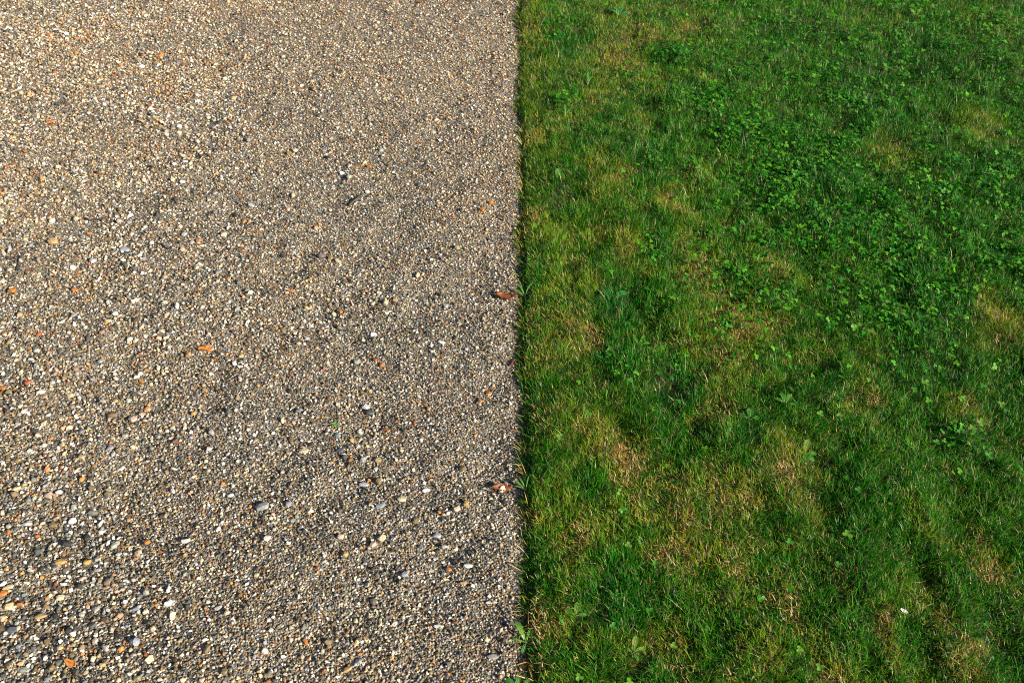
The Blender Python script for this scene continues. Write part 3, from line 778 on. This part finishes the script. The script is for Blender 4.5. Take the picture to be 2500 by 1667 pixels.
# ------------------------------------------------------------------ weeds in the lawn and at its edge
M_LEAF = {'bright': leaf_material('weed leaf bright', (0.12, 0.27, 0.03), rough=0.42, spec=0.35, trans=0.25, mottling=0.18, scale=70),
          'green': leaf_material('weed leaf green', (0.05, 0.20, 0.02), rough=0.45, spec=0.35, trans=0.25, mottling=0.2, scale=70),
          'emerald': leaf_material('weed leaf emerald', (0.018, 0.15, 0.025), rough=0.45, spec=0.35, trans=0.22, mottling=0.2, scale=70),
          'yellow': leaf_material('weed leaf yellowish', (0.17, 0.24, 0.03), rough=0.42, spec=0.35, trans=0.25, mottling=0.2, scale=70)}
M_VEIN = leaf_material('pale leaf vein', (0.22, 0.34, 0.10), rough=0.5, spec=0.3, trans=0.15, mottling=0.1)
def long_leaf(L, W, rise, droop, mat, teeth=0.0, seed=0, widest=0.62):
    """a tongue-shaped leaf along +X that rises and bends over; teeth notch its margin"""
    r = random.Random(seed)
    n = 14; V, F, mid = [], [], []
    x = z = 0.0; a = rise
    for i in range(n + 1):
        u = i / n
        prof = (u / widest) ** 0.8 if u < widest else max(0.0, 1 - ((u - widest) / (1 - widest)) ** 2.2)
        prof = max(0.10, prof) if u < 0.97 else 0.06
        if teeth: prof *= 1 - teeth * (0.5 + 0.5 * math.cos(i * math.pi)) * (u < .85)
        hw = W / 2 * prof
        for s, k in ((-1, 1), (-.5, .35), (0, 0), (.5, .35), (1, 1)):
            V.append((x, s * hw, z + 0.22 * hw * k + r.uniform(-.02, .02) * W * k))
        mid.append((x, 0, z + .0003))
        x += math.cos(a) * L / n; z += math.sin(a) * L / n; a -= (rise + droop) / n
    for i in range(n):
        for j in range(4):
            b = i * 5 + j
            F.append((b, b + 1, b + 6, b + 5))
    return mesh_py('leaf', V, F, mat), tube('vein', mid, [.0009 - .0007 * k / n for k in range(n + 1)], M_VEIN, 5)
def ground_at(px, py, z=0.02):
    p = at(px, py, z)
    e = float(edge_x(np.array([p.y]))[0])
    gz = float(turf_z(np.array([p.x]), np.array([p.y]))[0]) if p.x > e else float(gravel_z(np.array([p.x]), np.array([p.y]))[0])
    return Vector((p.x, p.y, gz))
def weed(name, px, py, leaves, lab, cat='weed', grp=None, z=0.02):
    """leaves: (heading degrees seen from above, length px, width px, rise, droop, tint, teeth)"""
    root = empty(name, ground_at(px, py, z)); tag(root, lab, cat, grp)
    m = px_size(py, z)
    for k, (hd, L, W, rise, droop, t, te) in enumerate(leaves):
        lm, vm = long_leaf(L * m, W * m, rise, droop, M_LEAF[t], te, k + int(px))
        o = link('leaf', lm, root, (0, 0, 0.002 * k), (0, 0, R(hd)))
        link('vein', vm, o)
    return root
G_W = 'broad leaved weeds in the lawn'
weed('dandelion', 1285, 1560, [(118, 70, 17, 1.15, .5, 'bright', .35), (35, 52, 14, .9, .5, 'bright', .3), (-20, 40, 9, .5, .3, 'bright', .3), (165, 40, 8, .5, .5, 'bright', .3), (-110, 30, 12, .4, .4, 'green', .3), (70, 36, 10, .8, .4, 'green', .3)],
     'dandelion rosette at the bottom of the turf edge, leaning over the gravel', 'dandelion')
weed('dandelion', 1545, 1590, [(72, 48, 15, 1.15, .1, 'yellow', 0), (140, 26, 12, .7, .5, 'bright', .3), (20, 30, 12, .6, .5, 'bright', .3), (-60, 26, 12, .5, .5, 'green', .3)],
     'upright yellowish green leaf near the bottom border, above a dark hollow', 'weed', G_W)
weed('plantain', 1962, 1108, [(62, 46, 18, 1.1, .1, 'yellow', 0), (0, 34, 14, .6, .5, 'green', 0), (-50, 32, 14, .5, .4, 'green', 0), (160, 24, 12, .6, .4, 'bright', 0), (-95, 26, 13, .4, .4, 'green', 0)],
     'pale upright leaf standing out in the middle of the right lawn', 'weed', G_W)
weed('plantain', 1488, 735, [(28, 62, 24, .7, .5, 'emerald', 0), (80, 44, 16, 1.0, .3, 'emerald', 0), (-30, 46, 20, .5, .4, 'emerald', 0), (150, 42, 20, .6, .5, 'emerald', 0), (-100, 40, 20, .4, .4, 'emerald', 0), (115, 40, 16, .8, .4, 'emerald', 0)],
     'emerald plantain rosette in the lawn, level with the upper brown dead leaf', 'weed', G_W)
weed('dandelion', 1478, 878, [(60, 50, 22, .8, .4, 'bright', .25), (0, 34, 16, .5, .4, 'green', .25), (140, 36, 16, .6, .4, 'green', .25), (-70, 28, 14, .4, .4, 'green', .25)],
     'bright jagged leaves in the lawn below the emerald plantain rosette', 'weed', G_W)
weed('dandelion', 1560, 842, [(110, 42, 10, 1.0, .3, 'bright', .35), (60, 38, 10, 1.0, .3, 'bright', .35), (-20, 34, 12, .5, .4, 'bright', .35), (-70, 34, 12, .4, .3, 'green', .35), (10, 30, 10, .6, .3, 'green', .35)],
     'narrow toothed leaves beside a dark hollow, right of the jagged leaves', 'weed', G_W)
weed('grass_tuft', 1282, 716, [(135, 42, 7, .9, .5, 'bright', 0), (120, 50, 5, 1.1, .4, 'green', 0), (150, 36, 4, .7, .6, 'green', 0), (60, 40, 4, 1.2, .3, 'green', 0)],
     'broad bladed tuft leaning over the gravel by the upper brown dead leaf', 'grass tuft', 'tufts at the turf edge')
weed('grass_tuft', 1284, 1185, [(140, 46, 6, .9, .5, 'bright', 0), (120, 44, 5, 1.1, .4, 'green', 0), (160, 36, 4, .6, .6, 'yellow', 0), (75, 40, 4, 1.2, .3, 'green', 0)],
     'broad bladed tuft leaning over the gravel by the lower reddish brown leaf', 'grass tuft', 'tufts at the turf edge')
weed('dandelion', 2236, 42, [(120, 34, 7, 1.2, .1, 'yellow', 0), (50, 34, 8, 1.1, .1, 'yellow', 0), (85, 22, 7, 1.0, .1, 'bright', 0), (10, 20, 6, .6, .2, 'yellow', 0)],
     'small yellowish weed near the top border of the right lawn', 'weed', G_W)
weed('plantain', 1360, 436, [(80, 34, 15, 1.1, .2, 'bright', 0), (10, 24, 10, .6, .4, 'green', 0), (170, 22, 10, .6, .4, 'green', 0)],
     'single bright oval leaf near the turf edge in the upper lawn', 'weed', G_W)
weed('plantain', 1511, 45, [(100, 34, 10, 1.1, .3, 'emerald', 0), (60, 34, 10, 1.0, .3, 'emerald', 0), (20, 30, 10, .7, .4, 'emerald', 0), (150, 34, 10, .8, .4, 'emerald', 0), (-30, 24, 9, .5, .4, 'emerald', 0)],
     'dark bushy weed at the top border near the turf edge', 'weed', G_W)
weed('grass_tuft', 1435, 205, [(85, 44, 6, 1.35, .2, 'green', 0), (60, 30, 5, 1.2, .3, 'green', 0), (110, 26, 5, 1.1, .3, 'green', 0)],
     'tall dark green blade in the upper left lawn', 'grass tuft', 'tall blades in the lawn')
weed('grass_tuft', 1381, 284, [(95, 36, 6, 1.35, .2, 'green', 0), (50, 24, 5, 1.1, .3, 'green', 0), (130, 20, 4, 1.0, .3, 'green', 0)],
     'short dark green blade tuft below the tall dark green blade', 'grass tuft', 'tall blades in the lawn')
weed('plantain', 1828, 1028, [(75, 34, 20, .9, .3, 'green', 0), (150, 28, 14, .6, .4, 'green', 0), (0, 26, 14, .6, .4, 'green', 0)],
     'rounded leaf in the mid lawn, upper left of the pale upright leaf', 'weed', G_W)
weed('dandelion', 1786, 1058, [(105, 34, 14, 1.0, .3, 'bright', .2), (30, 22, 10, .6, .3, 'green', .2), (170, 22, 10, .6, .3, 'green', .2)],
     'light green leaf left of and below the rounded leaf in the mid lawn', 'weed', G_W)
weed('dandelion', 1405, 1502, [(75, 38, 18, .8, .3, 'bright', .25), (150, 30, 12, .6, .3, 'green', .25), (0, 28, 12, .5, .3, 'green', .25)],
     'jagged bright leaf in the lower lawn right of the dandelion rosette', 'weed', G_W)
weed('dandelion', 1378, 1528, [(110, 34, 15, .8, .4, 'green', .2), (-60, 28, 12, .4, .3, 'green', .2)],
     'curved green leaf between the dandelion rosette and the jagged bright leaf', 'weed', G_W)
weed('dandelion', 1500, 1466, [(115, 34, 9, 1.1, .2, 'bright', .35), (70, 34, 9, 1.0, .3, 'bright', .35), (20, 26, 8, .6, .3, 'bright', .35), (-60, 30, 10, .4, .3, 'green', .35)],
     'narrow bright weed over a dark hollow in the lower lawn', 'weed', G_W)
weed('plantain', 1915, 990, [(100, 36, 12, 1.0, .3, 'green', 0), (50, 34, 12, .9, .3, 'bright', 0), (150, 30, 10, .6, .4, 'green', 0), (-20, 26, 10, .5, .3, 'green', 0)],
     'leafy green weed above the pale upright leaf', 'weed', G_W)
weed('plantain', 1268, 1668, [(150, 46, 16, .5, .4, 'green', 0), (100, 34, 12, .9, .3, 'green', 0), (30, 36, 12, .6, .4, 'green', 0)],
     'broad dusty green leaf cut by the bottom border at the turf edge', 'weed', G_W)
weed('sprout', 818, 1037, [(100, 14, 5, .9, .3, 'green', 0), (30, 14, 5, .8, .4, 'bright', 0), (160, 16, 5, .7, .4, 'bright', 0), (-40, 14, 5, .5, .3, 'green', 0), (-100, 14, 5, .4, .3, 'green', 0), (70, 12, 4, 1., .3, 'green', 0), (200, 13, 4, .6, .3, 'bright', 0)],
     'tiny green sprout growing alone in the middle of the gravel', 'sprout', None, 0.004)

# ------------------------------------------------------------------ single clover plants that can be picked out
def make_leaflet():
    rows = (0.0, 0.15, 0.40, 0.68, 0.90, 1.0); wid = (0.06, 0.5, 0.9, 1.0, 0.72, 0.30)
    V, F = leaflet_verts(1.0, 1.0, 0.16, rows, wid)
    V[-2][0] -= 0.07                                               # the small notch at the tip
    return mesh_py('leaflet', V, [tuple(f) for f in F], M_LEAF['bright'])
leaflet_me = make_leaflet()
leaflet_dark = leaflet_me.copy(); leaflet_dark.materials[0] = M_LEAF['green']
stem_me = tube('stem', [(0.006, -0.004, -1), (0.002, 0, -.5), (0, 0, 0)], [.02, .018, .016], M_VEIN, 5)
CLOVERS = [
 (2261, 935, 18, 0, 'large clover leaf in the right lawn, left of the straw patch by the right border'), (2232, 950, 14, 1, 'smaller clover leaf touching the large clover leaf of the right lawn'),
 (2353, 972, 14, 0, 'clover leaf at the left of the straw patch near the right border'), (2445, 987, 16, 0, 'clover leaf right of the straw patch, close to the right border'),
 (2397, 1031, 20, 0, 'upper of three clover leaves below the straw patch near the right border'), (2373, 1045, 18, 0, 'middle of three clover leaves below the straw patch near the right border'),
 (2346, 1053, 18, 1, 'lowest left of three clover leaves below the straw patch near the right border'), (2003, 1010, 16, 0, 'clover leaf above the pale upright leaf, farther left of a pair'),
 (2050, 1013, 14, 0, 'clover leaf above and right of the pale upright leaf'), (2096, 1196, 16, 1, 'lone clover leaf below and right of the pale upright leaf'),
 (2401, 942, 14, 1, 'clover leaf just above the straw patch near the right border'), (2416, 1112, 20, 1, 'wide dark clover leaf by the right border below the three clover leaves'),
 (2069, 1304, 22, 0, 'large bright clover leaf above and left of the daisy'), (1952, 1585, 17, 0, 'clover leaf low in the lawn, left of the daisy'),
 (2001, 1628, 18, 0, 'clover leaf nearest the bottom border, lower left of the daisy'), (2048, 1378, 16, 1, 'dark clover leaf below the large bright clover leaf'),
 (1928, 1322, 16, 1, 'pale clover leaf left of the large bright clover leaf'), (1534, 1330, 16, 0, 'lone clover leaf in the lower left lawn above the dark hollows'),
 (1585, 1490, 16, 1, 'clover leaf right of the narrow bright weed over the hollow'), (1497, 1527, 16, 1, 'clover leaf left of the upright yellowish green leaf'),
 (1645, 1575, 15, 0, 'clover leaf right of the upright yellowish green leaf'), (1414, 1653, 18, 0, 'bright clover leaf at the bottom border, right of the turf edge'),
 (1708, 410, 18, 0, 'big clover leaf at the left end of the clover band'), (1925, 440, 16, 0, 'bright clover leaf in the thick of the clover band'),
 (1600, 1375, 15, 1, 'faint clover leaf in the lower lawn between straw tufts'),
 (2287, 1079, 16, 1, 'dark clover leaf left of the three clover leaves'), (1367, 1066, 16, 0, 'lone clover leaf near the turf edge, above the lower reddish brown leaf'),
]
for i, (px, py, d, dark, lab) in enumerate(CLOVERS):
    zc = 0.044
    p = at(px, py, zc); m = px_size(py, zc); s = d * m * 0.60
    gz = float(turf_z(np.array([p.x]), np.array([p.y]))[0])
    root = empty('clover', (p.x, p.y, gz), (0, 0, random.uniform(0, 6.28)))
    tag(root, lab, 'clover', 'clover leaves standing out of the lawn')
    hgt = zc - gz
    st = link('stem', stem_me, root, (0, 0, hgt)); st.scale = (hgt * 0.6, hgt * 0.6, hgt)
    tl = random.uniform(-.2, .2)
    for k in range(3):
        lf = link('leaflet', leaflet_dark if dark else leaflet_me, root, (0, 0, hgt), (random.uniform(-.15, .15), -0.12 + random.uniform(-.15, .15), k * 2.094 + tl))
        lf.scale = (s, s * 0.95, s)

# ------------------------------------------------------------------ the daisy
M_PETAL = leaf_material('daisy petal', (0.84, 0.83, 0.80), rough=0.5, spec=0.3, trans=0.2, mottling=0.03)
M_DISC = stone_material('daisy disc', False, (0.80, 0.42, 0.03))
dz = 0.056
p = at(2207, 1492, dz); gz = float(turf_z(np.array([p.x]), np.array([p.y]))[0])
daisy = empty('daisy', (p.x, p.y, gz)); tag(daisy, 'single white daisy with yellow centre in the lower right lawn', 'daisy')
link('stem', tube('stem', [(0.006, -0.012, 0), (0.003, -0.005, (dz - gz) * .55), (0, 0, dz - gz)], [.0011, .0010, .0010], M_LEAF['green'], 6), daisy)
head = Matrix.Translation((0, 0, dz - gz)) @ Matrix.Rotation(R(-22), 4, 'X') @ Matrix.Rotation(R(14), 4, 'Y')
bm = bmesh.new()
bmesh.ops.create_uvsphere(bm, u_segments=14, v_segments=8, radius=0.0026)
for v in bm.verts: v.co.z *= 0.55
me = bpy.data.meshes.new('disc'); bm.to_mesh(me); bm.free(); me.materials.append(M_DISC)
o = link('disc', me, daisy); o.matrix_local = head @ Matrix.Translation((0, 0, 0.0006))
V, F = leaflet_verts(0.0062, 0.0021, 0.10, (0, .3, .7, 1.0), (.45, .85, 1.0, .45))
petal_me = mesh_py('petal', V, [tuple(f) for f in F], M_PETAL)
NP = 22
for k in range(NP):
    o = link('petal', petal_me, daisy)
    o.matrix_local = head @ Matrix.Rotation(2 * math.pi * k / NP + random.uniform(-.05, .05), 4, 'Z') @ Matrix.Rotation(-random.uniform(.08, .35), 4, 'Y') @ Matrix.Translation((0.0020, 0, 0.0001 * (k % 3)))
